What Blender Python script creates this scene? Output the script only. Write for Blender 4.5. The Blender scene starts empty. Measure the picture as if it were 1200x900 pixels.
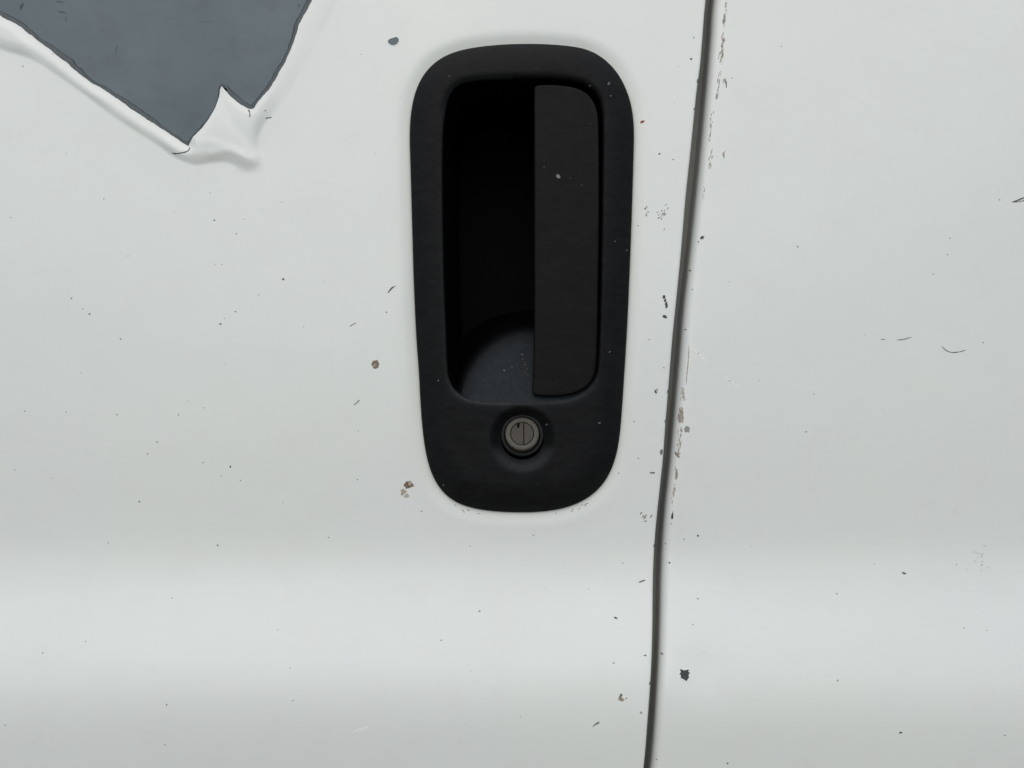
import bpy, math, random
import numpy as np
from mathutils import Vector
from mathutils.geometry import delaunay_2d_cdt

random.seed(7)
rng = np.random.default_rng(7)
SC = bpy.context.scene
COL = SC.collection
R = math.radians

# ------------------------------------------------------------------ camera, sky, sun, exposure
MM = 0.00036            # one modelling unit in metres
EYE = 942.0             # camera distance from the door, in modelling units
MID_Z = 0.98            # height of the handle above the ground

cam = bpy.data.cameras.new('camera')
cam.sensor_fit = 'HORIZONTAL'
cam.angle = 2 * math.atan(600 / EYE)
cam.clip_start = 0.01
cam.clip_end = 500
cam_ob = bpy.data.objects.new('camera', cam)
COL.objects.link(cam_ob)
cam_ob.location = (0, -EYE * MM, MID_Z)
cam_ob.rotation_euler = (R(90), 0, 0)
SC.camera = cam_ob

SUN_EL, SUN_AZ = R(50), R(188)      # azimuth clockwise from +Y: behind the camera, a touch to the left
world = bpy.data.worlds.new('World')
SC.world = world
world.use_nodes = True
wn = world.node_tree
bg = wn.nodes['Background']
sky = wn.nodes.new('ShaderNodeTexSky')
sky.sky_type = 'NISHITA'
sky.sun_disc = False
sky.sun_elevation = SUN_EL
sky.sun_rotation = SUN_AZ
sky.air_density = 1.0
sky.dust_density = 1.0
sky.ozone_density = 1.0
wn.links.new(sky.outputs[0], bg.inputs[0])
bg.inputs[1].default_value = 0.1

sun = bpy.data.lights.new('sun', 'SUN')
sun.energy = 1.68
sun.angle = R(85)
sun.color = (1.0, 0.92, 0.765)
sun_ob = bpy.data.objects.new('sun', sun)
COL.objects.link(sun_ob)
sd = Vector((math.sin(SUN_AZ) * math.cos(SUN_EL), math.cos(SUN_AZ) * math.cos(SUN_EL), math.sin(SUN_EL)))
sun_ob.rotation_euler = sd.to_track_quat('Z', 'Y').to_euler()
sun_ob.location = (-1, -3, 4)

SC.view_settings.view_transform = 'Standard'
SC.view_settings.look = 'None'
SC.view_settings.gamma = 1
SC.view_settings.exposure = 0.19
SC.view_settings.use_curve_mapping = False

# ------------------------------------------------------------------ the side of the van: its vertical profile
_pv = np.arange(-1400, 1401, 1.0)
_tilt = np.interp(_pv + 450, [-1000, -600, 0, 250, 450, 580, 628, 662, 695, 730, 770, 802, 836, 880, 1000, 1600],
                  [18, 13, 7.0, 4.5, 2.8, 1.3, 2.2, 9.5, 15.5, 17, 15.5, 8.0, -0.5, -2.8, -3, -5])
_k = np.exp(-0.5 * (np.arange(-60, 61) / 13.0) ** 2); _k /= _k.sum()
_tilt = np.convolve(np.pad(_tilt, 60, mode='edge'), _k, mode='valid')
_W = np.cumsum(np.tan(np.radians(_tilt)))
_W -= np.interp(0, _pv, _W)


def W(v):
    return np.interp(v, _pv, _W)


def U(pts, h=0.0):
    """point of the photograph -> place (u, v) on the curved side of the van"""
    p = np.asarray(pts, float).reshape(-1, 2)
    a, b = p[:, 0] - 600, p[:, 1] - 450
    v = b.copy()
    for _ in range(12):
        v = b * (EYE - W(v) - h) / EYE
    return np.stack([a * (EYE - W(v) - h) / EYE, v], 1)


def world_co(uv, h):
    uv = np.asarray(uv)
    w = W(uv[:, 1]) + h
    return np.stack([uv[:, 0] * MM, -w * MM, MID_Z - uv[:, 1] * MM], 1)


# ------------------------------------------------------------------ helpers
def catmull(p, closed=False, step=3.0):
    p = np.asarray(p, float)
    n = len(p)
    out = []
    for i in range(n if closed else n - 1):
        if closed:
            a, b, c, d = p[i - 1], p[i], p[(i + 1) % n], p[(i + 2) % n]
        else:
            a, b, c, d = p[max(i - 1, 0)], p[i], p[i + 1], p[min(i + 2, n - 1)]
        for t in np.linspace(0, 1, 12, endpoint=False):
            out.append(0.5 * (2 * b + (c - a) * t + (2 * a - 5 * b + 4 * c - d) * t * t + (3 * b - a - 3 * c + d) * t ** 3))
    if not closed:
        out.append(p[-1])
    return resample(np.array(out), step, closed)


def resample(p, step, closed=False):
    q = np.vstack([p, p[:1]]) if closed else p
    s = np.concatenate([[0], np.cumsum(np.linalg.norm(np.diff(q, axis=0), axis=1))])
    n = max(2, int(round(s[-1] / step)) + (0 if closed else 1))
    t = np.linspace(0, s[-1], n, endpoint=not closed)
    return np.stack([np.interp(t, s, q[:, 0]), np.interp(t, s, q[:, 1])], 1)


def smooth_closed(p, sigma_pts):
    k = np.exp(-0.5 * (np.arange(-40, 41) / sigma_pts) ** 2); k /= k.sum()
    return np.stack([np.convolve(np.concatenate([p[-40:, i], p[:, i], p[:40, i]]), k, mode='valid') for i in (0, 1)], 1)


def dist(q, line, closed=False):
    q = np.asarray(q, float)
    L = np.vstack([line, line[:1]]) if closed else np.asarray(line, float)
    a, b = L[:-1], L[1:]
    ab = b - a
    ll = (ab ** 2).sum(1) + 1e-12
    out = np.empty(len(q))
    for s in range(0, len(q), 8000):
        c = q[s:s + 8000, None, :] - a[None]
        t = np.clip((c * ab[None]).sum(2) / ll, 0, 1)
        out[s:s + 8000] = np.sqrt((((c - t[..., None] * ab[None]) ** 2).sum(2)).min(1))
    return out


def inside(q, poly):
    q = np.asarray(q, float)
    r = np.zeros(len(q), bool)
    x, y = q[:, 0], q[:, 1]
    n = len(poly)
    for i in range(n):
        x0, y0 = poly[i]; x1, y1 = poly[(i + 1) % n]
        if y0 == y1:
            continue
        m = ((y0 > y) != (y1 > y)) & (x < (x1 - x0) * (y - y0) / (y1 - y0) + x0)
        r ^= m
    return r


def sstep(x):
    x = np.clip(x, 0, 1)
    return x * x * (3 - 2 * x)


def offset(poly, d, closed=True):
    """shift a polyline sideways by d (positive = to the inside of a closed outline)"""
    if closed:
        t = np.roll(poly, -1, 0) - np.roll(poly, 1, 0)
    else:
        t = np.gradient(poly, axis=0)
    t = t / (np.linalg.norm(t, axis=1, keepdims=True) + 1e-9)
    n = np.stack([-t[:, 1], t[:, 0]], 1)
    if closed:
        area = 0.5 * np.sum(poly[:, 0] * np.roll(poly[:, 1], -1) - np.roll(poly[:, 0], -1) * poly[:, 1])
        if area < 0:
            n = -n
    return poly + n * d


def hexgrid(x0, x1, y0, y1, s):
    rows = []
    for j, y in enumerate(np.arange(y0, y1, s * 0.866)):
        xs = np.arange(x0 + (s / 2 if j % 2 else 0), x1, s)
        rows.append(np.stack([xs, np.full_like(xs, y)], 1))
    return np.vstack(rows)


def cdt(outer, holes, pts):
    """triangles filling outer minus holes, through the extra points"""
    loops = [outer] + holes
    verts, edges = [], []
    for lp in loops:
        b = len(verts)
        verts += [Vector((float(x), float(y))) for x, y in lp]
        n = len(lp)
        edges += [(b + i, b + (i + 1) % n) for i in range(n)]
    keep = inside(pts, outer)
    for h in holes:
        keep &= ~inside(pts, h)
    pts = pts[keep]
    for lp in loops:
        pts = pts[dist(pts, lp, True) > 0.35]
    verts += [Vector((float(x), float(y))) for x, y in pts]
    v, _, f, *_ = delaunay_2d_cdt(verts, edges, [], 0, 1e-5)
    v = np.array([[a[0], a[1]] for a in v])
    f = np.array([t for t in f if len(t) == 3])
    c = v[f].mean(1)
    k = inside(c, outer)
    for h in holes:
        k &= ~inside(c, h)
    f = f[k]
    a, b, c = v[f[:, 0]], v[f[:, 1]], v[f[:, 2]]
    ar = (b[:, 0] - a[:, 0]) * (c[:, 1] - a[:, 1]) - (b[:, 1] - a[:, 1]) * (c[:, 0] - a[:, 0])
    f[ar > 0] = f[ar > 0][:, ::-1]      # v runs downwards: this winding faces the camera
    return v, f[np.abs(ar) > 1e-7]


class Mesh:
    def __init__(self):
        self.v, self.f, self.n, self.c = [], [], 0, []

    def add(self, co, faces, colour=None):
        co = np.asarray(co, float)
        self.v.append(co)
        for t in faces:
            self.f.append([int(i) + self.n for i in t])
        self.n += len(co)
        if colour is not None:
            self.c.append(np.asarray(colour, float))

    def strip(self, rings, closed, flip=False):
        k, n = len(rings), len(rings[0])
        f = []
        for j in range(k - 1):
            for i in range(n if closed else n - 1):
                q = [j * n + i, j * n + (i + 1) % n, (j + 1) * n + (i + 1) % n, (j + 1) * n + i]
                f.append(q[::-1] if flip else q)
        self.add(np.vstack(rings), f)

    def build(self, name, mat, parent, smooth=True):
        me = bpy.data.meshes.new(name)
        me.from_pydata(np.vstack(self.v).tolist(), [], self.f)
        me.validate()
        if smooth:
            me.shade_smooth()
        if not self.c:
            self.c = [np.zeros((self.n, 4))]
        if sum(len(c) for c in self.c) < self.n:
            self.c.append(np.zeros((self.n - sum(len(c) for c in self.c), 4)))
        if True:
            at = me.color_attributes.new('tint', 'FLOAT_COLOR', 'POINT')
            at.data.foreach_set('color', np.vstack(self.c).astype(np.float32).ravel())
        me.materials.append(mat)
        o = bpy.data.objects.new(name, me)
        COL.objects.link(o)
        o.parent = parent
        return o


# ------------------------------------------------------------------ materials
def new_mat(name):
    m = bpy.data.materials.new(name)
    m.use_nodes = True
    return m, m.node_tree.nodes, m.node_tree.links, m.node_tree.nodes['Principled BSDF']


def noise(N, L, co, scale, detail=4, rough=0.55):
    t = N.new('ShaderNodeTexNoise')
    t.inputs['Scale'].default_value = scale
    t.inputs['Detail'].default_value = detail
    t.inputs['Roughness'].default_value = rough
    L.new(co, t.inputs['Vector'])
    return t.outputs['Fac']


def ramp(N, L, fac, stops):
    r = N.new('ShaderNodeValToRGB')
    e = r.color_ramp.elements
    while len(e) < len(stops):
        e.new(0.5)
    for k, (p, c) in enumerate(stops):
        e[k].position = p
        e[k].color = tuple(c) + (1,) if not isinstance(c, (int, float)) else (c, c, c, 1)
    L.new(fac, r.inputs[0])
    return r.outputs[0]


def mixc(N, L, fac, a, b, mode='MIX'):
    x = N.new('ShaderNodeMix')
    x.data_type = 'RGBA'; x.blend_type = mode
    for s, val in ((x.inputs[0], fac), (x.inputs[6], a), (x.inputs[7], b)):
        if hasattr(val, 'is_output'):
            L.new(val, s)
        else:
            s.default_value = val if isinstance(val, (int, float)) else tuple(val) + (1,)
    return x.outputs[2]


def bump(N, L, height, strength, distance, chain=None):
    b = N.new('ShaderNodeBump')
    b.inputs['Strength'].default_value = strength
    b.inputs['Distance'].default_value = distance
    L.new(height, b.inputs['Height'])
    if chain:
        L.new(chain, b.inputs['Normal'])
    return b.outputs[0]


def mat_paint():
    m, N, L, P = new_mat('white_paint')
    co = N.new('ShaderNodeTexCoord').outputs['Object']
    base = mixc(N, L, ramp(N, L, noise(N, L, co, 9, 4), [(0.35, 0), (0.68, 1)]), (0.722, 0.752, 0.726), (0.702, 0.728, 0.722))
    base = mixc(N, L, ramp(N, L, noise(N, L, co, 60, 5, 0.7), [(0.50, 0), (0.80, 0.35)]), base, (0.66, 0.665, 0.65))
    spk = ramp(N, L, noise(N, L, co, 900, 2, 0.5), [(0.765, 0), (0.80, 0.55)])
    base = mixc(N, L, spk, base, (0.36, 0.36, 0.34))
    at = N.new('ShaderNodeAttribute'); at.attribute_name = 'tint'
    base = mixc(N, L, at.outputs['Alpha'], base, at.outputs['Color'])
    L.new(base, P.inputs['Base Color'])
    rg = ramp(N, L, noise(N, L, co, 45, 5), [(0.3, 0.30), (0.75, 0.46)])
    L.new(rg, P.inputs['Roughness'])
    P.inputs['Specular IOR Level'].default_value = 0.5
    P.inputs['Coat Weight'].default_value = 0.35
    P.inputs['Coat Roughness'].default_value = 0.16
    n1 = bump(N, L, noise(N, L, co, 330, 2), 0.09, 0.0006)
    n2 = bump(N, L, noise(N, L, co, 14, 2), 0.10, 0.004, n1)
    L.new(n2, P.inputs['Normal'])
    return m


def mat_primer():
    m, N, L, P = new_mat('grey_primer')
    co = N.new('ShaderNodeTexCoord').outputs['Object']
    base = mixc(N, L, ramp(N, L, noise(N, L, co, 16, 6, 0.62), [(0.36, 0), (0.64, 1)]), (0.104, 0.138, 0.156), (0.134, 0.167, 0.183))
    base = mixc(N, L, ramp(N, L, noise(N, L, co, 70, 6, 0.65), [(0.52, 0), (0.74, 0.5)]), base, (0.096, 0.108, 0.124))
    w = N.new('ShaderNodeMapping'); w.inputs['Scale'].default_value = (1.0, 1.0, 9.0)
    L.new(co, w.inputs[0])
    base = mixc(N, L, ramp(N, L, noise(N, L, w.outputs[0], 60, 4, 0.7), [(0.60, 0), (0.75, 0.25)]), base, (0.20, 0.215, 0.22))
    L.new(base, P.inputs['Base Color'])
    P.inputs['Roughness'].default_value = 0.55
    P.inputs['Specular IOR Level'].default_value = 0.3
    L.new(bump(N, L, noise(N, L, co, 500, 3), 0.10, 0.0004), P.inputs['Normal'])
    return m


def mat_plain(name, col, rough, spec=0.5, metal=0.0, var=0.2, scale=300, bmp=0.1):
    m, N, L, P = new_mat(name)
    co = N.new('ShaderNodeTexCoord').outputs['Object']
    lo = tuple(c * (1 - var) for c in col); hi = tuple(c * (1 + var) for c in col)
    L.new(mixc(N, L, noise(N, L, co, scale, 5, 0.65), lo, hi), P.inputs['Base Color'])
    P.inputs['Roughness'].default_value = rough
    P.inputs['Specular IOR Level'].default_value = spec
    P.inputs['Metallic'].default_value = metal
    if bmp:
        L.new(bump(N, L, noise(N, L, co, scale * 4, 3), bmp, 0.0004), P.inputs['Normal'])
    return m


def mat_plastic(name, col, dust, dust_amt, rough, spec, grain=0.25):
    """weathered black plastic: fine moulded grain, thin dust and painted light where the tint attribute says"""
    m, N, L, P = new_mat(name)
    co = N.new('ShaderNodeTexCoord').outputs['Object']
    w = N.new('ShaderNodeMapping'); w.inputs['Scale'].default_value = (1.0, 1.0, 3.0)
    L.new(co, w.inputs[0])
    f = ramp(N, L, noise(N, L, w.outputs[0], 120, 6, 0.7), [(0.35, 0), (0.75, dust_amt)])
    base = mixc(N, L, f, col, dust)
    f2 = ramp(N, L, noise(N, L, co, 1500, 2, 0.5), [(0.70, 0), (0.76, dust_amt * 1.6)])
    base = mixc(N, L, f2, base, dust)
    at = N.new('ShaderNodeAttribute'); at.attribute_name = 'tint'
    mul = N.new('ShaderNodeMath'); mul.operation = 'MULTIPLY'
    L.new(at.outputs['Alpha'], mul.inputs[0])
    L.new(ramp(N, L, noise(N, L, co, 420, 6, 0.75), [(0.25, 0.55), (0.75, 1.0)]), mul.inputs[1])
    base = mixc(N, L, mul.outputs[0], base, at.outputs['Color'])
    L.new(base, P.inputs['Base Color'])
    P.inputs['Roughness'].default_value = rough
    P.inputs['Specular IOR Level'].default_value = spec
    n = bump(N, L, noise(N, L, w.outputs[0], 1300, 3, 0.6), grain, 0.0005)
    n = bump(N, L, noise(N, L, co, 40, 2), 0.06, 0.002, n)
    L.new(n, P.inputs['Normal'])
    return m


def mat_mark():
    """chips, scuffs and stains: their colour and broken edge come with each mark"""
    m, N, L, P = new_mat('surface_marks')
    co = N.new('ShaderNodeTexCoord').outputs['Object']
    at = N.new('ShaderNodeAttribute'); at.attribute_name = 'tint'
    col = mixc(N, L, noise(N, L, co, 1600, 4, 0.7), at.outputs['Color'], (1, 1, 1), 'MULTIPLY')
    nz = noise(N, L, co, 1400, 5, 0.75)
    col = mixc(N, L, ramp(N, L, nz, [(0.35, 0.0), (0.7, 0.45)]), at.outputs['Color'], (0.05, 0.05, 0.05), 'MULTIPLY')
    L.new(col, P.inputs['Base Color'])
    P.inputs['Roughness'].default_value = 0.6
    P.inputs['Specular IOR Level'].default_value = 0.25
    tr = N.new('ShaderNodeBsdfTransparent')
    mx = N.new('ShaderNodeMixShader')
    a = N.new('ShaderNodeMath'); a.operation = 'ADD'
    L.new(at.outputs['Alpha'], a.inputs[0])
    L.new(nz, a.inputs[1])
    r = N.new('ShaderNodeMapRange')
    r.inputs['From Min'].default_value = 0.72; r.inputs['From Max'].default_value = 1.15
    L.new(a.outputs[0], r.inputs['Value'])
    L.new(r.outputs[0], mx.inputs[0])
    L.new(tr.outputs[0], mx.inputs[1]); L.new(P.outputs[0], mx.inputs[2])
    L.new(mx.outputs[0], N['Material Output'].inputs['Surface'])
    return m


PAINT = mat_paint()
PRIMER = mat_primer()
EDGE_LINE = mat_plain('dark_edge_line', (0.045, 0.053, 0.058), 0.7, 0.2, var=0.3, scale=260)
UNDERCOAT = mat_plain('torn_undercoat', (0.092, 0.108, 0.117), 0.6, 0.25, var=0.25, scale=260)
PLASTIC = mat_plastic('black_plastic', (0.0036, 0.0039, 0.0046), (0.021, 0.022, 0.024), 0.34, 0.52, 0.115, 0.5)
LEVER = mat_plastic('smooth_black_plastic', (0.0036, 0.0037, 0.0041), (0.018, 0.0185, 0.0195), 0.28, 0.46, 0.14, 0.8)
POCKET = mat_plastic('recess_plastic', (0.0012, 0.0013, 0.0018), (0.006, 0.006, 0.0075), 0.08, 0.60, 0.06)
BARREL = mat_plain('lock_barrel_plastic', (0.015, 0.0158, 0.0165), 0.55, 0.15, var=0.3)
METAL = mat_plain('worn_lock_metal', (0.088, 0.083, 0.071), 0.6, 0.3, metal=0.25, var=0.45, scale=900, bmp=0.3)
SHUTTER = mat_plain('worn_shutter_metal', (0.066, 0.058, 0.049), 0.65, 0.3, metal=0.25, var=0.5, scale=900, bmp=0.3)
DARK = mat_plain('dark_slot', (0.006, 0.006, 0.006), 0.8, 0.1)
JAMB = mat_plain('dirty_jamb_paint', (0.10, 0.10, 0.09), 0.7, 0.2, var=0.4)
MARK = mat_mark()
ASPHALT = mat_plain('asphalt', (0.20, 0.18, 0.145), 0.9, 0.3, var=0.35, scale=40, bmp=0.4)

# ------------------------------------------------------------------ ground
gm = Mesh()
gm.add([(-60, -60, 0), (60, -60, 0), (60, 60, 0), (-60, 60, 0)], [(0, 1, 2, 3)])
ground = gm.build('ground', ASPHALT, None, False)
ground['kind'] = 'structure'

# ------------------------------------------------------------------ outlines, read off the photograph
SURROUND = [(611, 51.3), (650, 52.2), (688, 57.5), (709, 69.5), (723, 84), (733, 102), (740, 123), (743, 150), (742.3, 190),
            (740.3, 255), (738, 317), (734.7, 389), (730.7, 453), (728.6, 485), (726.3, 511), (722, 535), (714.5, 555.3), (704, 571),
            (688, 584.5), (669, 593.3), (648, 598.3), (621, 600.6), (589, 600), (562.7, 597.4), (541, 591.9), (529, 586), (517, 575),
            (506.7, 558), (499.5, 534), (495.3, 505), (492.8, 475), (490.5, 430), (488, 399), (484.8, 330), (482.5, 250), (480.8, 190),
            (480, 158), (481.2, 134), (485, 112.7), (492, 94), (502.7, 79), (517, 67.5), (533, 60.5), (555, 55.6), (584, 52.4)]
OPENING = [(626, 96.5), (648, 97), (668, 99), (684, 103), (696.5, 112), (702.8, 126), (705, 150), (704.4, 217), (703.4, 290),
           (701.5, 383), (699, 432), (694.5, 447), (685, 458.5), (672, 465.5), (655, 469), (627, 470.3), (579, 470.8), (556, 469),
           (541.5, 464), (532, 454.5), (526, 438), (523.5, 383), (521.5, 330), (520, 250), (519.8, 180), (521.5, 145), (526, 120),
           (533.5, 107), (545, 101), (562, 98.6), (590, 97)]
LEVER_OUT = [(625.6, 118), (625.6, 111), (625.8, 106.5), (627.8, 103.9), (631.5, 103.3), (639, 103.2), (648, 103.5), (668, 105.6), (682.5, 110.6), (692, 119), (697.3, 130), (699.8, 146), (700.4, 200),
             (700.6, 260), (699.8, 330), (698.6, 410), (696.4, 436), (691, 448.5), (681.5, 456.8), (669, 461.8), (653, 464.2), (634, 464.3),
             (625.6, 462.6), (623.6, 457), (624.6, 436), (625.6, 370), (625.6, 300), (625.6, 240), (625.6, 170), (625.6, 135)]
EDGE_DOOR = [(900, -640), (858, -280), (839.5, -110), (827.4, 0), (824, 40), (821, 76), (816.5, 110), (809.4, 180), (804, 230), (798, 300), (792, 360), (788, 400),
             (784, 450), (780, 500), (777, 540), (772.3, 584), (768.3, 624), (765.8, 668), (765, 720), (764.4, 756), (762.4, 800), (759.2, 844),
             (754.4, 900), (742, 1000), (715, 1200), (678, 1480)]
EDGE_PANEL = [(912, -640), (870, -280), (851, -110), (838.5, 0), (835.5, 40), (829.5, 110), (823, 180), (812, 285), (803.5, 360), (798.5, 420),
              (793, 480), (787.5, 540), (781, 600), (776.6, 668), (775.3, 720), (774, 765), (771, 820), (766.5, 880), (764.5, 900), (752, 1000), (725, 1200), (688, 1480)]
TEAR_LEFT = [(-60, -25), (0, 18), (20, 28.5), (33, 39), (63, 61.5), (83, 78), (107, 97), (133, 112.5), (157, 130), (183, 147), (207, 162.5), (221.5, 172)]
TEAR_FLAP = [(221.5, 172), (227, 163), (240, 150), (250, 135), (256.5, 120), (260.8, 102)]
TEAR_NOTCH = [(260.8, 102), (265.5, 107.5), (271, 113.5), (280, 121.5), (290, 127.5), (295.5, 129.5)]
TEAR_RIGHT = [(295.5, 129.5), (299, 128), (304, 120.5), (316.7, 105), (330, 82), (343, 55), (350, 33), (358, 16.5), (367, 0), (384, -40), (372, -150)]
TEAR_TOP = [(372, -150), (230, -230), (40, -225), (-110, -160), (-120, -90), (-60, -25)]

sur = smooth_closed(catmull(U(SURROUND), True, 2.5), 4.0)
ope = smooth_closed(catmull(U(OPENING), True, 2.0), 3.0)
lev = smooth_closed(catmull(U(LEVER_OUT), True, 1.6), 0.9)
edge_d = catmull(U(EDGE_DOOR), False, 3.0)
edge_p = catmull(U(EDGE_PANEL), False, 3.0)


def torn(p, step, amt):
    q = catmull(U(p), False, step)
    n = len(q)
    wob = np.convolve(rng.normal(0, 1, n + 8), np.ones(5) / 5, mode='same')[4:4 + n] * amt
    wob[:2] = 0; wob[-2:] = 0
    t = np.gradient(q, axis=0); t /= np.linalg.norm(t, axis=1, keepdims=True) + 1e-9
    return q + np.stack([-t[:, 1], t[:, 0]], 1) * wob[:, None]


tear = np.vstack([torn(TEAR_LEFT, 2.0, 0.9)[:-1], torn(TEAR_FLAP, 1.6, 0.35)[:-1], torn(TEAR_NOTCH, 1.4, 0.35)[:-1],
                  torn(TEAR_RIGHT, 2.0, 0.7)[:-1], torn(TEAR_TOP, 6.0, 2.0)[:-1]])

# ------------------------------------------------------------------ relief of the door skin
FOOT = catmull(U([(-90, 2), (-50, 32), (0, 57), (40, 71), (90, 104), (140, 141), (185, 170), (205, 184), (228, 193), (248, 190.5), (268, 191), (285, 199),
                  (300, 198), (308, 187), (304, 168), (309, 148), (333, 116), (356, 78), (378, 36), (396, 0), (410, -50), (405, -150)]), False, 4)
FOLDS = [(catmull(U([(223, 176), (240, 168), (262, 172), (284, 183)]), False, 4), 4.0, 0.7), (catmull(U([(262, 112), (268, 135), (286, 158), (299, 176)]), False, 4), 5.0, -0.6),
         (catmull(U([(250, 182), (272, 178), (296, 190)]), False, 4), 3.5, 0.6)]
LOOSE = np.vstack([FOOT, U([(230, -260), (0, -260), (-130, -160)])])       # outline of the paint that has let go of the metal
FLAP = U([(264, 150)])[0]
LIP_L = catmull(U(TEAR_LEFT), False, 4)
LIP_R = catmull(U(TEAR_RIGHT[:-1]), False, 4)


def round_drop(d, r):
    x = np.clip(r - d, 0, r)
    return r - np.sqrt(np.maximum(r * r - x * x, 0))


def door_h(q):
    q = np.asarray(q, float)
    h = np.zeros(len(q))
    near = (q[:, 0] < U([(460, 0)])[0, 0]) & (q[:, 1] < U([(0, 260)])[0, 1])
    if near.any():
        p = q[near]
        a = np.zeros(len(p))
        de = dist(p, tear, True)
        dl = dist(p, LIP_L)
        df = np.where(inside(p, LOOSE), dist(p, FOOT), 0)
        right = sstep((p[:, 0] + 305) / 30)                       # 0 along the lower edge and the flap, 1 along the right-hand edge
        wave = 1 + 0.14 * np.sin(p[:, 0] / 17.0) + 0.10 * np.sin(p[:, 0] / 7.3 + 1)
        w = 16 + 4 * right
        a += (3.8 - 2.4 * right) * wave * (1 - (1 - np.clip(df / w, 0, 1)) ** 1.8)
        a += 1.6 * np.exp(-0.5 * (np.hypot(p[:, 0] - FLAP[0], p[:, 1] - FLAP[1]) / 22.0) ** 2) * sstep(df / 10)
        a *= 1 - 0.82 * (1 - sstep(dl / 13.0))                      # the torn edge itself bows back down
        for fold, fw, fa in FOLDS:
            a += fa * np.exp(-0.5 * (dist(p, fold) / fw) ** 2)
        a *= 1 - 0.30 * (1 - sstep(de / 7.0))
        a += 1.1
        h[near] = a - 1.1 * sstep(de / 60.0)
    d = dist(q, sur, True)
    ins = inside(q, sur)
    d = np.where(ins, -d, d)
    h -= (4.4 - 2.0 * sstep((q[:, 1] + 60) / 160.0)) * (1 - sstep((d + 6) / 24.0)) + 0.7 * np.exp(-np.maximum(d, 0) / 26.0)   # skin pressed in round the handle
    de = dist(q, edge_d)
    h -= round_drop(de, 2.2)
    # slight dents and unevenness of old sheet metal
    x, y = q[:, 0], q[:, 1]
    h += 0.5 * np.sin(x / 170 + 1.0) * np.sin(y / 210 + 0.4) + 0.25 * np.sin(x / 63 + y / 90)
    return h


def panel_h(q):
    q = np.asarray(q, float)
    de = dist(q, edge_p)
    h = -1.0 - round_drop(de, 11.0) - 1.2 * np.exp(-de / 9.0)
    x, y = q[:, 0], q[:, 1]
    h += 0.6 * np.sin(x / 150 + 0.3) * np.sin(y / 190 + 1.4)
    for cx, cy, r, a in ((823, 790, 26, -1.2), (805, 655, 30, -0.8)):
        c = U([(cx, cy)])[0]
        h += a * np.exp(-((x - c[0]) ** 2 + (y - c[1]) ** 2) / (r * r))
    return h


# ------------------------------------------------------------------ the van
van = bpy.data.objects.new('van', None)
COL.objects.link(van)
van['label'] = 'white van with peeling paint and a black recessed pull handle in its door'
van['category'] = 'van'

# door skin
hole = offset(sur, 7.0)
L0 = U([(-520, 0)])[0, 0]
T0, B0 = edge_d[0, 1], edge_d[-1, 1]
left = np.stack([np.full(60, L0), np.linspace(B0, T0, 60)], 1)
bot = np.stack([np.linspace(edge_d[-1, 0], L0, 50)[1:-1], np.full(48, B0)], 1)
top = np.stack([np.linspace(L0, edge_d[0, 0], 50)[1:-1], np.full(48, T0)], 1)
outer = np.vstack([edge_d, bot, left, top])
pts = [hexgrid(-640, 320, -480, 480, 7.0)]
pts[0] = pts[0][(dist(pts[0], sur, True) > 14)]
far = hexgrid(L0, 420, T0, B0, 40)
far = far[~((far[:, 0] > -630) & (far[:, 0] < 310) & (far[:, 1] > -470) & (far[:, 1] < 470))]
fine = hexgrid(-690, -170, -520, -215, 2.6)
fine = fine[dist(fine, tear, True) < 62]
pts[0] = pts[0][~((pts[0][:, 0] < -180) & (pts[0][:, 1] < -225) & (dist(pts[0], tear, True) < 64))]
rings = [offset(sur, -d) for d in (-5, -3, -1, 1, 3, 5.5, 8, 11, 14, 17.5, 21)]
lips = [offset(edge_d, s * d, False) for d in (0.15, 0.5, 1.1, 2.2, 5) for s in (1,)]
pts = np.vstack(pts + [far, fine] + rings + lips)
v, f = cdt(outer, [hole, tear], pts)
hh = door_h(v)
# grime settled along the lower rim of the handle
d_s = dist(v, sur, True)
low = sstep((v[:, 1] - 20) / 130.0)
al = np.exp(-d_s / 7.0) * (0.30 + 0.10 * low)
tint = np.zeros((len(v), 4))
tint[:, :3] = (0.52, 0.52, 0.42)
tint[:, 3] = np.clip(al, 0, 1)
m = Mesh()
m.add(world_co(v, hh), f, tint)
door = m.build('door', PAINT, van)

m = Mesh()
eh = door_h(edge_d)
m.strip([world_co(edge_d, eh), world_co(edge_d + (-0.4, 0), eh - 3), world_co(edge_d + (-1.0, 0), eh - 9)], False, True)
m.strip([world_co(edge_d + (-1.0, 0), eh - 9), world_co(edge_d + (-30, 0), eh - 9.5), world_co(edge_d + (-31, 0), eh - 28)], False, True)
th = door_h(tear)
m.strip([world_co(tear, th), world_co(offset(tear, -0.6), th - 0.7), world_co(offset(tear, -3), th - 1.2)], True)
m.build('folded_hem', PAINT, door)

# bare primer where the paint has come away, with a torn edge of undercoat left round it
pr = offset(tear, -10)
g = hexgrid(-760, -200, -760, -200, 9.0)
v, f = cdt(resample(pr, 5, True), [], g)
m = Mesh(); m.add(world_co(v, -0.9 + 0.25 * np.sin(v[:, 0] / 40) * np.sin(v[:, 1] / 31)), f)
m.build('bare_primer', PRIMER, door)
def prim_h(q):
    return np.full(len(q), -0.55)


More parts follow.
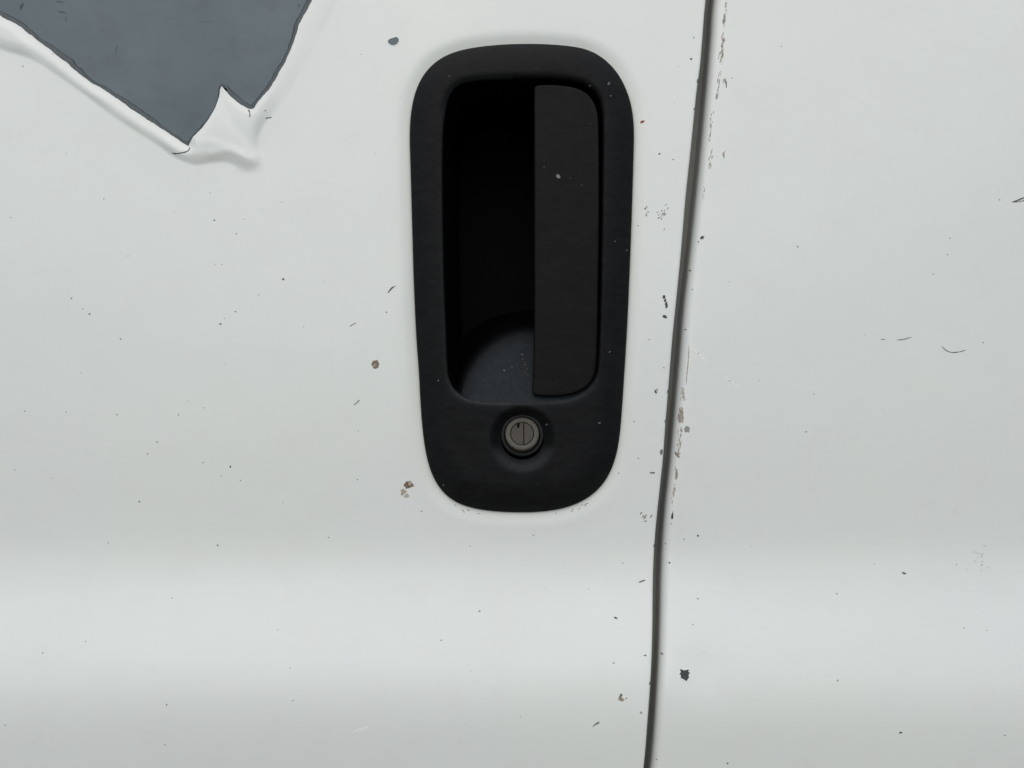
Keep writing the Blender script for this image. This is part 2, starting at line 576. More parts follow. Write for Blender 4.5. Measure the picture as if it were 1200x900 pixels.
K = len(tear)
wob = np.convolve(np.pad(rng.normal(0, 1, K), 12, mode='wrap'), np.ones(25) / 25, mode='valid') * 5.0
wob2 = np.convolve(np.pad(rng.normal(0, 1, K), 4, mode='wrap'), np.ones(9) / 9, mode='valid')
nrm = offset(tear, 1.0) - tear
wid = np.clip(4.6 + wob + 0.5 * wob2, 2.2, 7.5)
line_w = np.clip(0.45 + 0.45 * wob2, 0.15, 1.2)
m = Mesh()
m.strip([world_co(tear - nrm * 7, np.full(K, 0.2)), world_co(tear + nrm * (wid * 0.5)[:, None], np.full(K, 0.1)),
         world_co(tear + nrm * wid[:, None], np.full(K, -0.15)), world_co(tear + nrm * (wid + 0.35)[:, None], np.full(K, -1.3))], True, True)
m.build('torn_undercoat', UNDERCOAT, door)
m = Mesh()
m.strip([world_co(tear + nrm * (wid - line_w * 0.5)[:, None], np.full(K, 0.02)), world_co(tear + nrm * (wid + line_w * 0.6)[:, None], np.full(K, 0.0)),
         world_co(tear + nrm * (wid + line_w)[:, None], np.full(K, -1.3))], True, True)
m.build('undercoat_edge_line', EDGE_LINE, door)  # thin darker line along the inner edge of the undercoat

# side panel to the right of the shut line
R0 = U([(1720, 0)])[0, 0]
rgt = np.stack([np.full(60, R0), np.linspace(edge_p[0, 1], edge_p[-1, 1], 60)], 1)
bot = np.stack([np.linspace(R0, edge_p[-1, 0], 50)[1:-1], np.full(48, edge_p[-1, 1])], 1)
top = np.stack([np.linspace(edge_p[0, 0], R0, 50)[1:-1], np.full(48, edge_p[0, 1])], 1)
outer = np.vstack([edge_p[::-1], top, rgt, bot])
g = hexgrid(80, 640, -480, 480, 8.0)
g = g[dist(g, edge_p) > 16]
far = hexgrid(60, R0, edge_p[0, 1], edge_p[-1, 1], 40)
far = far[~((far[:, 0] > 75) & (far[:, 0] < 630) & (far[:, 1] > -470) & (far[:, 1] < 470))]
far = far[dist(far, edge_p) > 20]
lips = [offset(edge_p, -d, False) for d in (0.1, 0.4, 0.9, 1.6, 2.6, 3.7, 5.0, 6.5, 8.2, 10, 12, 15)]
v, f = cdt(outer, [], np.vstack([g, far] + lips))
tint = np.zeros((len(v), 4)); tint[:, :3] = (0.34, 0.33, 0.29)
tint[:, 3] = 0.5 * np.exp(-dist(v, edge_p) / 3.2)  # panel darkens towards the shut line: shade put into the colour
m = Mesh(); m.add(world_co(v, panel_h(v)), f, tint)
panel = m.build('side_panel', PAINT, van)
ph = panel_h(edge_p)
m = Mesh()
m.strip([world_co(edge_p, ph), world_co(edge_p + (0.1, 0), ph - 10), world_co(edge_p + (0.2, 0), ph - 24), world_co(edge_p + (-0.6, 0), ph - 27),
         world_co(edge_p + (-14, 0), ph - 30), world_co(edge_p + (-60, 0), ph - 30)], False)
gap_shade = np.zeros((m.n, 4)); gap_shade[:, :3] = (0.20, 0.195, 0.175); gap_shade[:, 3] = 0.60; gap_shade[:len(edge_p), 3] = 0.45  # shade inside the gap, painted onto the white return
m.c = [gap_shade]
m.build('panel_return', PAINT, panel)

# inner frame behind both skins, so that nothing shows through the shut line
m = Mesh()
for a, b in (((L0, 70), (R0, 140)),):
    pass
cc = np.array([(L0, T0), (R0, T0), (R0, B0), (L0, B0)])
ys = np.linspace(T0, B0, 40)
wl = np.stack([np.full(40, L0), ys], 1); wr = np.stack([np.full(40, R0), ys], 1)
m.strip([world_co(wl, np.full(40, -6.0)), world_co(wl, np.full(40, -330.0)), world_co(wr, np.full(40, -330.0)), world_co(wr, np.full(40, -6.0))], False)
tb = np.stack([np.linspace(L0, R0, 40), np.full(40, T0)], 1); bb = np.stack([np.linspace(L0, R0, 40), np.full(40, B0)], 1)
for line in (tb, bb):
    m.strip([world_co(line, np.full(40, -6.0)), world_co(line, np.full(40, -330.0))], False)
m.build('inner_frame', JAMB, van)
# ------------------------------------------------------------------ the handle
LOCK = U([(612, 513)])[0]
BORE = 25.0


def sur_h(q):
    q = np.asarray(q, float)
    d = dist(q, sur, True)
    t = np.clip(d / 40.0, 0, 1)
    h = 1.0 + 15.0 * (1 - (1 - t) ** 2.1) - round_drop(d, 2.0) * 0.6
    do = dist(q, ope, True)
    up = 1 - sstep((q[:, 1] + 345) / 45.0)          # the lip is broader along the top
    h -= np.where(do < 9, round_drop(do, 8.5) * up + round_drop(do, 4.2) * (1 - up) * 1.3, 0)
    r = np.hypot(q[:, 0] - LOCK[0], q[:, 1] - LOCK[1])
    h -= 11.5 * sstep((39.5 - r) / 15.5)
    return h


th = np.linspace(0, 2 * math.pi, 110, endpoint=False)
bore = LOCK + BORE * np.stack([np.cos(th), np.sin(th)], 1)
g = hexgrid(-150, 170, -440, 190, 3.6)
g = g[(dist(g, sur, True) > 5) & (dist(g, ope, True) > 10)]
rr = np.hypot(g[:, 0] - LOCK[0], g[:, 1] - LOCK[1])
g = g[rr > 43]
rings = [offset(sur, d) for d in (0.12, 0.4, 0.9, 1.6, 2.5, 4)]
rings += [offset(ope, -d) for d in (0.07, 0.28, 0.65, 1.2, 1.9, 2.8, 3.8, 5, 6.4, 8, 9.4)]
rings += [LOCK + r * np.stack([np.cos(th), np.sin(th)], 1) for r in (26, 27.5, 29, 30.5, 32, 33.5, 35, 36.5, 38, 39.5, 41.5)]
v, f = cdt(sur, [ope, bore], np.vstack([g] + rings))
m = Mesh()
tint = np.zeros((len(v), 4)); tint[:, :3] = (0.036, 0.040, 0.045)
do = dist(v, ope, True)
tint[:, 3] = 0.9 * np.exp(-do / 3.5) * sstep((v[:, 1] + 10) / 25.0) + 0.45 * np.exp(-((do - 1.5) / 1.6) ** 2) * (v[:, 0] < 0)   # dust in the lower lip; light caught by the left lip painted in
rl = np.hypot(v[:, 0] - LOCK[0], v[:, 1] - LOCK[1])
tint[:, 3] = np.clip(np.maximum(tint[:, 3], 0.75 * np.exp(-((rl - 32) / 5.5) ** 2) * sstep((v[:, 1] - LOCK[1] - 4) / 18)), 0, 1)  # lit lower slope of the lock dimple, painted as a paler tint
m.add(world_co(v, sur_h(v)), f, tint)
handle = m.build('door_handle', PLASTIC, van)
m = Mesh()
sh = sur_h(sur)
m.strip([world_co(sur, sh), world_co(offset(sur, 0.2), sh - 3), world_co(offset(sur, 1.0), sh - 12)], True)
bh = sur_h(bore)
m.strip([world_co(bore, bh), world_co(bore, bh - 3), world_co(LOCK + (bore - LOCK) * 0.97, bh - 22)], True, True)
m.build('rim_edge', PLASTIC, handle)

# recess behind the lever: deep cup, with a scooped ramp at its foot
RC = U([(627, 476)])[0]
RX, RY = 91.0, 94.0


def rec_h(q):
    q = np.asarray(q, float)
    d = dist(q, ope, True)
    deep = 9.2 - np.minimum(190, 26 * d ** 1.05)
    e = np.hypot((q[:, 0] - RC[0]) / RX, (q[:, 1] - RC[1]) / RY)
    up = np.clip((RC[1] - 5 - q[:, 1]) / RY, 0, 1.4)
    rmp = 9.6 - 3.0 * (1 - np.exp(-d / 3.0)) - 40 * up ** 1.25 - 420 * np.maximum(e - 0.95, 0) ** 1.25
    k = 9.0
    mx = np.maximum(deep, rmp)
    return mx + k * np.log(np.exp((deep - mx) / k) + np.exp((rmp - mx) / k)) * 0.5 * sstep(d / 12)


g = hexgrid(-100, 120, -370, 40, 4.0)
g = g[dist(g, ope, True) > 9]
rings = [offset(ope, d) for d in (0.25, 0.6, 1.1, 1.7, 2.4, 3.2, 4.2, 5.4, 6.8, 8.2)]
v, f = cdt(ope, [], np.vstack([g] + rings))
e = np.hypot((v[:, 0] - RC[0]) / RX, (v[:, 1] - RC[1]) / RY)
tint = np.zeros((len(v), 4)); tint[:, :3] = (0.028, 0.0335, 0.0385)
tint[:, 3] = 0.95 * (1 - sstep((e - 0.74) / 0.36))                                        # road dust on the ramp, with its lit arc painted in
m = Mesh(); m.add(world_co(v, rec_h(v)), f, tint)
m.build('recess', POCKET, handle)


def lev_h(q):
    d = dist(q, lev, True)
    dl = np.clip((q[:, 0] - lev[:, 0].min()) / 76.0, 0, 1)
    dv = np.clip((q[:, 1] - lev[:, 1].mean()) / 180.0, -1, 1)
    return 12.0 + 5.0 * (1 - dv * dv) + 1.2 * np.sin(dl * math.pi) - round_drop(d, 3.0) - 0.5 * np.exp(-d / 6)


g = hexgrid(0, 110, -360, 20, 4.5)
g = g[dist(g, lev, True) > 5.5]
rings = [offset(lev, d) for d in (0.06, 0.25, 0.6, 1.1, 1.8, 2.6, 3.6, 4.8)]
v, f = cdt(lev, [], np.vstack([g] + rings))
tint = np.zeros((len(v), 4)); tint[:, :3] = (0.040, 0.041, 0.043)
tint[:, 3] = 0.8 * np.exp(-dist(v, lev, True) / 1.4) * sstep((v[:, 0] - 20) / 30) * (1 - sstep((v[:, 1] + 300) / 160))      # rim highlight painted along its upper corner
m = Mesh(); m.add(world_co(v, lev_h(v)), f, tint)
lh = lev_h(lev)
m.strip([world_co(lev, lh), world_co(lev, lh - 8), world_co(offset(lev, 1.5), lh - 26)], True)
inner = offset(lev, 1.5)
v2, f2 = cdt(inner, [], inner.mean(0)[None] + 0.0)
m.add(world_co(v2, np.full(len(v2), lh.min() - 26)), f2[:, ::-1])
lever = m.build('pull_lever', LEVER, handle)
# hinge arm that carries the lever on its right-hand side
m = Mesh()
for py in (165, 395):
    a = U([(672, py), (694, py), (694, py + 26), (672, py + 26)])
    m = Mesh()
    m.strip([world_co(a, np.full(4, -20.0)), world_co(a, np.full(4, -150.0))], True)
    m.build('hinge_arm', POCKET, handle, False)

# lock: barrel set in the dimple, plug face tipped upwards, shutter halves over the keyway
H0 = float(sur_h(LOCK[None] + (0, 42.0))[0])
BASE = Vector((LOCK[0], 0, 0))


def lathe(m, prof, c_uv, h0, tilt, n=72, cap=True, squash=1.0):
    """rings (r, out) turned about an axis that leans up by tilt"""
    ct, st = math.cos(tilt), math.sin(tilt)
    rings = []
    for r, o in prof:
        ring = []
        for k in range(n):
            a = 2 * math.pi * k / n
            x, y = r * math.cos(a), r * math.sin(a)         # y: down the face
            ring.append((c_uv[0] + x, c_uv[1] + y * ct - o * st, h0 + o * ct + y * st))
        ring = np.array(ring)
        rings.append(world_co(ring[:, :2], ring[:, 2]))
    m.strip(rings, True, True)
    if cap:
        m.add(rings[-1], [list(range(n))[::-1]])
    return rings


c1 = U([(612, 508.7)])[0]
m = Mesh()
lathe(m, [(24.6, -16), (24.6, -6.5), (24.0, -5.4), (21.6, -5.2), (20.7, -6.0), (20.4, -16)], c1, H0 - 3.0, R(6), cap=False)
m.build('lock_barrel', BARREL, handle)
c2 = U([(611.8, 507.4)])[0]
TL = R(18)
m = Mesh()
lathe(m, [(19.6, -20), (19.6, -1.4), (19.2, -0.5), (18.4, 0.0), (14.2, 0.1), (13.8, -0.2), (13.6, -3.5)], c2, H0 - 5.5, TL, cap=False)
m.build('lock_plug', METAL, handle)
m = Mesh(); lathe(m, [(13.7, -2.6), (0.5, -2.6)], c2, H0 - 5.5, TL)
m.build('keyway_floor', DARK, handle)


def shutter(x0, x1, notch=None):
    """a slice of the round shutter between two upright cuts"""
    rad = 12.9
    poly = []
    n = 26
    xs = np.linspace(max(x0, -rad), min(x1, rad), n)
    up = [(x, -math.sqrt(max(rad * rad - x * x, 0))) for x in xs]
    dn = [(x, math.sqrt(max(rad * rad - x * x, 0))) for x in xs[::-1]]
    if notch:
        up = [(x, y + (5.5 if notch[0] < x < notch[1] else 0)) for x, y in up]
    poly = np.array(up + dn)
    keep = np.r_[True, np.linalg.norm(np.diff(poly, axis=0), axis=1) > 1e-4]
    poly = poly[keep]
    ct, st = math.cos(TL), math.sin(TL)
    def lift(p, o):
        return world_co(np.stack([c2[0] + p[:, 0], c2[1] + p[:, 1] * ct - o * st], 1), H0 - 5.5 + o * ct + p[:, 1] * st)
    m = Mesh()
    v3, f3 = cdt(poly, [], np.array([[(x0 + x1) / 2, 0.0]]))
    m.add(lift(v3, -0.35), f3)
    m.strip([lift(poly, -0.35), lift(poly, -2.8)], True)
    return m.build('key_shutter', SHUTTER, handle, False)


shutter(-13, 1.3, (-5.6, -3.2))
shutter(2.5, 13)


# ------------------------------------------------------------------ marks: chips, scratches, specks
GREY, DGREY, BLACK = (0.18, 0.19, 0.185), (0.085, 0.09, 0.09), (0.03, 0.03, 0.03)
BROWN, RUST, TAN = (0.26, 0.205, 0.155), (0.25, 0.17, 0.11), (0.47, 0.40, 0.32)
SMUDGE, CREAM, PALE = (0.36, 0.36, 0.34), (0.55, 0.50, 0.40), (0.86, 0.87, 0.87)
RED = (0.30, 0.05, 0.04)


def blob(m, hf, cx, cy, rx, ry, ang, col, a=1.0, n=13, lift=0.12, jag=0.28, soft=0.62):
    c = U([(cx, cy)])[0]
    ca, sa = math.cos(R(ang)), math.sin(R(ang))
    co, cl = [c], [tuple(col) + (a,)]
    ph = random.random() * 6.28
    jit = [1 + random.uniform(-jag, jag) for _ in range(n)]
    for k, al in ((soft, a), (1.0, a * 0.55), (1.28, 0.0)):
        for i in range(n):
            t = 2 * math.pi * i / n + ph
            x, y = rx * k * jit[i] * math.cos(t), ry * k * jit[i] * math.sin(t)
            co.append(c + np.array([x * ca - y * sa, x * sa + y * ca])); cl.append(tuple(col) + (al,))
    co = np.array(co)
    f = [(0, 1 + (i + 1) % n, 1 + i) for i in range(n)]
    for j in range(2):
        for i in range(n):
            a0, a1 = 1 + j * n + i, 1 + j * n + (i + 1) % n
            f.append((a0, a1, a1 + n, a0 + n))
    m.add(world_co(co, hf(co) + lift), f, cl)


def stroke(m, hf, pts, w, col, a=1.0, lift=0.12, jag=0.35):
    p = catmull(U(pts), False, 2.0)
    n = len(p)
    t = np.gradient(p, axis=0); t /= np.linalg.norm(t, axis=1, keepdims=True) + 1e-9
    nn = np.stack([-t[:, 1], t[:, 0]], 1)
    s = np.linspace(0, 1, n)
    wid = w * np.sqrt(np.clip(np.minimum(s, 1 - s) * 5, 0.05, 1)) * (1 + rng.uniform(-jag, jag, n))
    rows = [p + nn * (wid * k)[:, None] for k in (-1.1, -0.5, 0.5, 1.1)]
    al = [0, 1, 1, 0]
    fade = np.clip(np.minimum(s, 1 - s) * 8, 0.2, 1)
    co = np.vstack(rows)
    cl = np.vstack([np.column_stack([np.tile(col, (n, 1)), a * k * fade]) for k in al])
    f = [(j * n + i, j * n + i + 1, (j + 1) * n + i + 1, (j + 1) * n + i) for j in range(3) for i in range(n - 1)]
    m.add(world_co(co, hf(co) + lift), f, cl)


def chip(name, hf, pts, parent, mat, edge=0.35):
    """bare spot in the paint: a flat of primer ringed by a small raised lip of paint"""
    p = resample(U(pts), 1.0, True)
    c = p.mean(0)
    m = Mesh()
    v, f = cdt(p, [], np.array([c]))
    m.add(world_co(v, hf(v) + 0.08), f)
    o = m.build(name, mat, parent, False)
    m = Mesh()
    m.strip([world_co(p, hf(p) + 0.03), world_co(c + (p - c) * 1.04, hf(p) + edge), world_co(c + (p - c) * 1.14, hf(p) + edge * 0.8),
             world_co(c + (p - c) * 1.42, hf(p) - 0.05)], True, True)
    return o, m


chip_a = [(454.4, 48.3), (456, 46), (460, 44.6), (464.4, 43.2), (467, 45), (467.2, 48.3), (465, 51.7), (461, 53.2), (457.8, 52.4), (455, 50)]
o, mm = chip('paint_chip', door_h, chip_a, door, PRIMER)
lipA = mm
chip_b = [(797, 784.4), (802.4, 786.4), (808, 785), (806.8, 788), (809, 789), (807, 792), (808, 794.4), (804.8, 799), (801, 796.4), (798, 795),
          (798.4, 792), (796.4, 790.4), (798.4, 788.4)]
CHIPMAT = mat_plain('dark_chip', (0.050, 0.058, 0.060), 0.6, 0.3, var=0.3, scale=400)
o2, mm2 = chip('paint_chip', panel_h, chip_b, panel, CHIPMAT, 0.25)
lipA.build('chip_rim', PAINT, door)
mm2.build('chip_rim', PAINT, panel)

m = Mesh()
blob(m, door_h, 478.7, 568, 5.6, 4.6, -20, RUST, 0.95, 15)
blob(m, door_h, 477.5, 569, 2.6, 2.0, 30, BROWN, 1.0)
blob(m, door_h, 480.5, 566.5, 2.0, 2.4, 30, TAN, 1.0, lift=0.16)
blob(m, door_h, 473, 576, 3.4, 2.4, 40, TAN, 0.8); blob(m, door_h, 476.5, 581, 2.6, 2.0, 10, CREAM, 0.9); blob(m, door_h, 471, 579.5, 1.6, 1.3, 10, SMUDGE, 0.9)
m.build('rust_spot', MARK, door)
m = Mesh()
blob(m, door_h, 440, 427, 4.6, 4.0, -30, BROWN, 0.95, 12, jag=0.2)
blob(m, door_h, 438.6, 428, 2.0, 1.8, -30, TAN, 0.9, 12, lift=0.16)
m.build('rust_spot', MARK, door)

DOOR_SPECKS = """332 327 2.2 d|303 345.6 1.2 d|258 379.6 2 d|263 373 1.2 s|276 365 1.2 d|84 349.6 1.7 s|97 362 1.2 s|105 368 1.5 d|141 397 2 s|95 437 1.3 l
29 482 1.3 s|77 483 1.2 s|137 486 1.2 d|209 486 1.3 s|239 478 1.2 s|184 518 1.4 d|173 532 1.3 s|238 542 1.4 s|270 547 1.7 b|259 558 1.2 s|282 563 1.3 s|163 588 1.5 d
332 589 1.3 s|419 562 1.2 d|252 310 1.1 s|260 310 1.0 s|453 366 1.2 d|356 383 1.0 s|255 639 1.5 d|202 701 1.2 s|195 826 1.5 d|50 765 1.3 s|6 850 1.2 s|562 716 1.3 b
517 750 1.3 s|385 630 1.2 s|193 873 1.3 s|127 636 1.1 s|27 78 1.4 s|251 258 1.6 b|277 274 1.4 d|204 249 1.5 l|246 226 1.3 l|122 233 1.4 s|23 158 1.3 l|13 255 1.2 s
78 180 1.2 l|286 257 1.2 l|330 237 1.3 l|63 64 1.1 s|312 131 1.4 d|813 44 1.6 s|810 69 2.0 g|773 180 2.0 d|789 187 1.5 d|748 264 1.3 s|760.6 398 1.2 s|778 431 1.0 d
743 494 1.3 d|748 537 1.8 s|725 554.6 1.2 d|494 599 1.2 d|625 627 1.3 d|551 640 1.0 s|766 871 1.0 s|751 835 2.0 s|734 818 1.6 t|719 777 2.2 l|340 783 1.0 s|343 821 1.1 s
100 752 1.0 s|325 738 1.2 l|469 113 1.1 l|423 64 1.4 l|380 330 1.0 l|420 505 1.0 s|220 470 0.9 s|60 560 1.0 l|17 551 1.1 s|264 427 1.1 l|552 786 0.9 l|640 690 1.0 l
690 690 1.0 s|610 840 1.0 l|540 870 0.9 s|660 660 0.9 l|730 660 1.1 s|790 120 1.0 l|795 78 1.2 l|780 60 0.9 l|40 320 0.9 l|150 300 0.9 s|420 250 0.9 l|440 180 0.9 s"""
PANEL_SPECKS = """916 54 1.6 l|858 91 1.2 s|823 278 3.0 g|823.5 279 1.6 b|819 283 1.1 b|810 316 1.5 b|807 323 1.2 d|812 339 1.2 s|935 289 1.6 d|855 330 1.2 l|804 386 1.2 b
945 506 1.5 s|954 462 1.6 l|890 446 1.2 l|787 614 1.2 d|818 628 1.6 b|802 632 1.1 d|785 660 1.6 b|781 638 1.8 l|818 702 1.4 d|812 732 1.3 s|825 764 1.4 l|853 895 1.5 b
770 892 1.2 d|981 696 1.4 s|982 798 1.3 d|1056 859 2.0 g|1178 862 1.4 s|1130 736 1.8 l|1157 739 1.4 l|1025 661 1.2 l|1111 298 1.3 d|1094 321 1.3 s|1114 279 1.1 s
1153 401.5 1.3 d|1014 392 1.6 l|1172 234 2.0 l|1171 223 1.3 l|818.6 414 1.0 b|855 446 1.0 b|1062 690 1.0 l|930 600 0.9 l|1090 560 0.9 l|1010 120 0.9 l|1140 90 0.9 l
880 640 1.0 l|900 780 0.9 l|1120 600 0.9 s|865 180 0.9 l|880 740 0.8 l|777 768 2.0 d|812 262 1.2 d|805 386 0.8 d|1035 480 0.9 l|990 540 0.8 l|1074 150 0.9 l"""
CODE = {'d': (GREY, 0.68), 's': (SMUDGE, 0.6), 'l': (SMUDGE, 0.4), 'b': (DGREY, 0.8), 'g': (DGREY, 1.0), 't': (TAN, 0.8)}


def specks(text, hf):
    m = Mesh()
    for it in text.replace('\n', '|').split('|'):
        x, y, r, c = it.split()
        col, a = CODE[c]
        r = float(r) * 0.70
        blob(m, hf, float(x), float(y), r * random.uniform(0.95, 1.3), r * random.uniform(0.65, 0.95), random.uniform(-60, 60), col, a, 9)
    return m


m = specks(DOOR_SPECKS, door_h)
blob(m, door_h, 753, 142, 2.3, 1.3, -25, RED, 1.0)
blob(m, door_h, 779, 371, 2.6, 1.8, 20, DGREY, 1.0)
blob(m, door_h, 775, 530, 1.4, 3.4, 10, GREY, 0.9)
for (x, y) in ((778, 348), (779.5, 352), (780.5, 356), (781, 359)):
    blob(m, door_h, x, y, 1.5, 2.2, 20, DGREY, 0.8, 9)
for k in range(16):
    blob(m, door_h, 777 + random.gauss(0, 4), 251 + random.gauss(0, 7), 0.6, 1.8, random.uniform(20, 60), SMUDGE, 0.6, 8)
for k in range(6):
    blob(m, door_h, 759 + random.gauss(0, 2), 248 + random.gauss(0, 3), 0.7, 1.4, random.uniform(20, 60), SMUDGE, 0.7, 8)
for k in range(6):
    blob(m, door_h, 726.5 + random.gauss(0, 1.6), 820 + random.gauss(0, 3), 1.4, 1.5, 0, TAN if k % 2 else GREY, 0.8, 8)
for k in range(7):
    blob(m, door_h, 755.6 + random.gauss(0, 2.5), 606 + random.gauss(0, 2), 2.0, 0.8, random.uniform(-60, 0), SMUDGE, 0.8, 8)
for k in range(6):
    blob(m, door_h, 768.6 + random.gauss(0, 1.2), 459 + random.gauss(0, 1.2), 1.6, 0.6, random.choice((0, 80)), DGREY, 0.8, 8)
for k in range(14):       # grime caught under the lower rim of the handle
    t = random.choice((random.uniform(530, 565), random.uniform(640, 690)))
    yb = np.interp(t, [530, 545, 565, 640, 670, 690], [590.5, 596, 601, 603, 597, 588])
    blob(m, door_h, t, yb + random.uniform(0, 5), 1.9, 0.55, -20 if t > 600 else 15, CREAM if k % 3 else TAN, 0.55, 8)
for k in range(9):       # nicks along the door's trailing edge
    y = random.choice((88, 95, 128, 456, 470, 492, 500, 640, 800)) + random.uniform(-3, 3)
    e = np.interp(y, [p[1] for p in EDGE_DOOR], [p[0] for p in EDGE_DOOR])
    blob(m, door_h, e - 1.0, y, 0.8, 2.2, 8, GREY, 0.6, 8)
o = m.build('paint_speck', MARK, door); o['kind'] = 'stuff'

m = specks(PANEL_SPECKS, panel_h)
for (x, y0, y1, n, col, sp) in ((851, 0, 22, 9, SMUDGE, 0.9), (850, 8, 34, 16, SMUDGE, 1.3), (846.5, 34, 90, 44, TAN, 1.3), (849.5, 90, 98, 7, GREY, 0.9),
                                (842, 88, 122, 12, SMUDGE, 0.9), (834, 128, 168, 16, TAN, 0.6), (833.5, 172, 200, 14, TAN, 1.1), (849, 172, 188, 8, TAN, 0.7),
                                (801.5, 450, 474, 14, TAN, 1.6), (798.5, 476, 497, 26, TAN, 1.7), (797, 498, 538, 26, TAN, 1.0), (793, 545, 567, 16, TAN, 1.0),
                                (790, 566, 592, 16, CREAM, 0.6), (789, 598, 610, 10, DGREY, 0.7), (826, 215, 235, 6, SMUDGE, 1.0)):
    for k in range(n):
        ln = random.uniform(2.5, 9.0)
        y = random.uniform(y0, max(y0 + 0.5, y1 - ln))
        xx = x + random.gauss(0, sp) - 0.11 * (y + ln / 2 - (y0 + y1) / 2)
        stroke(m, panel_h, [(xx, y), (xx - 0.06 * ln + random.gauss(0, 0.3), y + ln * 0.5), (xx - 0.11 * ln, y + ln)], random.uniform(0.35, 0.75), col, random.uniform(0.4, 0.75))
blob(m, panel_h, 798.3, 487, 2.6, 10, 6, TAN, 0.5, 15, lift=0.1)
blob(m, panel_h, 793, 555, 1.8, 8, 6, TAN, 0.4, 15, lift=0.1)
blob(m, panel_h, 805, 503, 3.2, 4.0, 0, SMUDGE, 0.7)
blob(m, panel_h, 794, 533, 1.2, 3.6, -38, DGREY, 1.0)
blob(m, panel_h, 1060, 672, 2.4, 1.0, 10, DGREY, 0.9)
for k in range(14):
    blob(m, panel_h, 1143 + random.gauss(0, 10), 655 + random.gauss(0, 9), 2.2, 1.6, 0, (0.66, 0.62, 0.54), 0.3, 8)
o = m.build('paint_speck', MARK, panel); o['kind'] = 'stuff'


def scratch(parent, hf, pts, w, col, a=1.0, extra=None, mat=None):
    m = Mesh()
    stroke(m, hf, pts, w, col, a)
    for e in extra or ():
        stroke(m, hf, *e)
    return m.build('scratch', mat or MARK, parent)


scratch(door, door_h, [(454, 344.5), (457, 340), (460, 337), (464, 335)], 0.9, DGREY, 0.9, [([(457.5, 339), (460, 336.5), (462, 337)], 1.0, GREY, 0.8)])
scratch(door, door_h, [(409, 383), (414, 380), (418, 378)], 0.7, SMUDGE, 0.8)
scratch(door, door_h, [(414, 475), (418, 472), (422, 468)], 0.8, SMUDGE, 0.85)
scratch(door, door_h, [(413, 858), (419, 855.5), (426, 853), (433, 851)], 0.9, PALE, 1.0, [([(418, 860), (425, 856), (431, 853)], 0.6, PALE, 1.0)], PAINT)
scratch(door, door_h, [(694, 852), (698, 848.5), (703, 846)], 1.0, GREY, 0.9)
scratch(door, door_h, [(748, 683), (752, 681), (757, 679.5)], 1.0, GREY, 0.9)
scratch(door, door_h, [(719, 723), (721.6, 724), (724, 725)], 1.1, DGREY, 0.95)
scratch(door, door_h, [(761, 554), (764, 554.2), (768, 553.8)], 0.9, DGREY, 0.8)
scratch(door, door_h, [(753.5, 768), (756, 768), (758.5, 767.5)], 0.9, DGREY, 0.8)
scratch(door, door_h, [(311, 139.5), (315, 138.5), (319.5, 137.5)], 0.8, DGREY, 0.9)
scratch(door, door_h, [(201, 179.5), (207, 181), (214, 180.3), (221, 178.5), (223.5, 175), (222.3, 171.5)], 0.75, DGREY, 0.95)     # crack at the foot of the tear
scratch(door, door_h, [(291.5, 129.5), (294, 132.5), (294.8, 137), (294, 140)], 0.8, GREY, 0.95)
scratch(panel, panel_h, [(809, 405), (814, 410), (822, 417.5), (832, 427)], 0.8, PALE, 1.0, None, PAINT)
scratch(panel, panel_h, [(848, 440), (855, 446), (862, 451), (868, 456)], 0.8, PALE, 1.0, None, PAINT)
scratch(panel, panel_h, [(1102.5, 404), (1108, 409.5), (1114, 412.6), (1120, 413), (1128, 411.5), (1134, 409)], 0.7, GREY, 0.7)
scratch(panel, panel_h, [(1050, 398.5), (1060, 397.5), (1070, 394.5)], 0.9, SMUDGE, 0.7, [([(1032, 397.5), (1039, 397.8)], 0.7, SMUDGE, 0.65)])
scratch(panel, panel_h, [(1186, 237), (1191, 235.5), (1198, 232.5), (1206, 230)], 0.9, DGREY, 0.95, [([(1190, 237), (1197, 235.5), (1206, 234)], 0.9, SMUDGE, 0.85)])
scratch(panel, panel_h, [(807.5, 402), (807, 420), (805.5, 436), (804, 453)], 0.6, TAN, 0.9)
scratch(panel, panel_h, [(850.5, 92), (851.3, 98), (851.6, 103)], 0.9, GREY, 0.95)

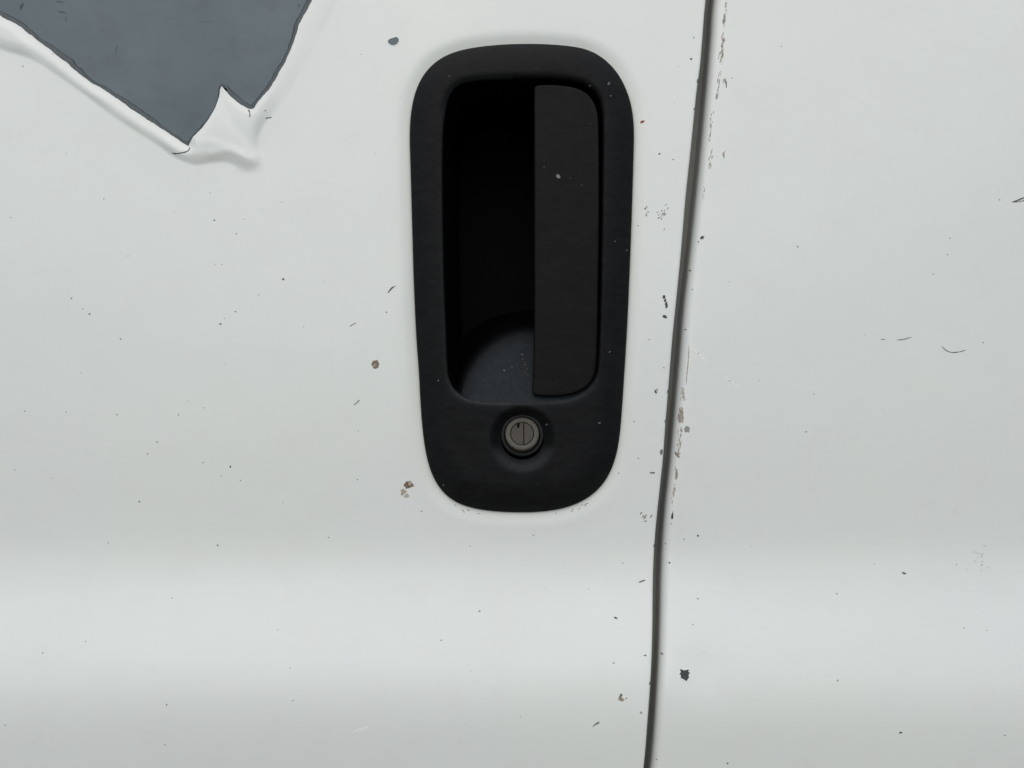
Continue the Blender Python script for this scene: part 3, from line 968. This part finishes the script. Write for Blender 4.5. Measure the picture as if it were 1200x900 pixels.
m = Mesh()
for (x, y, rx, ry, an, c, a) in ((25, 7, 2.2, 5, 20, (0.07, 0.07, 0.08), 0.55), (72, 14, 6, 1.3, 15, (0.08, 0.08, 0.09), 0.5), (77, 22, 1.2, 5, -10, (0.08, 0.08, 0.09), 0.45),
                                 (136, 58, 0.9, 7, 8, (0.085, 0.095, 0.10), 0.45), (70, 2, 5, 1.5, 0, (0.08, 0.085, 0.09), 0.5), (350, 6, 1.6, 2, 0, (0.06, 0.06, 0.06), 0.6),
                                 (200, 21, 12, 0.8, 5, (0.18, 0.20, 0.21), 0.4), (240, 25, 14, 0.7, -3, (0.18, 0.20, 0.21), 0.4), (120, 34, 3, 2, 0, (0.09, 0.10, 0.11), 0.35)):
    blob(m, prim_h, x, y, rx, ry, an, c, a * 0.8, 13, soft=0.35)
o = m.build('smudge', MARK, door); o['kind'] = 'stuff'

# pale scuffs on the black plastic
m = Mesh()
SC1 = (0.16, 0.165, 0.17)
stroke(m, sur_h, [(710.5, 105), (712, 102.5), (713.5, 99.5)], 1.0, SC1, 1.0); stroke(m, sur_h, [(709, 103), (713, 104)], 0.7, SC1, 0.9)
for (x, y, r) in ((713, 413, 1.0), (734, 294, 0.9), (515, 446, 1.0), (690, 105, 1.0), (701, 495, 1.2), (640, 497, 1.2), (714, 117, 0.9), (528, 95, 0.8), (520, 568, 0.9), (719, 285, 0.8)):
    blob(m, sur_h, x, y, r * 1.2, r * 0.8, random.uniform(-50, 50), SC1, 0.8, 8)
o = m.build('scuff', MARK, handle); o['kind'] = 'stuff'
m = Mesh()
blob(m, lev_h, 653.3, 211, 2.4, 2.7, 10, (0.20, 0.205, 0.21), 1.0, 11)
for (x, y, r) in ((637, 200, 1.4), (667, 213, 1.0), (680, 221, 1.2), (661, 390, 0.8), (690, 150, 0.8)):
    blob(m, lev_h, x, y, r, r * 1.2, 20, (0.030, 0.031, 0.033), 0.7, 8)
o = m.build('scuff', MARK, handle); o['kind'] = 'stuff'
m = Mesh()
for (x, y, r) in ((613, 421, 1.6), (615, 427, 1.8), (618, 432, 1.5), (619, 440, 1.7), (617, 437, 1.1), (591, 434, 0.9), (600, 430, 0.6), (612, 415, 0.9), (620, 450, 1.2)):
    blob(m, rec_h, x, y, r, r * 0.8, random.uniform(0, 90), BLACK if r > 1 else SC1, 1.0, 8, lift=0.8)
o = m.build('grit', MARK, handle); o['kind'] = 'stuff'
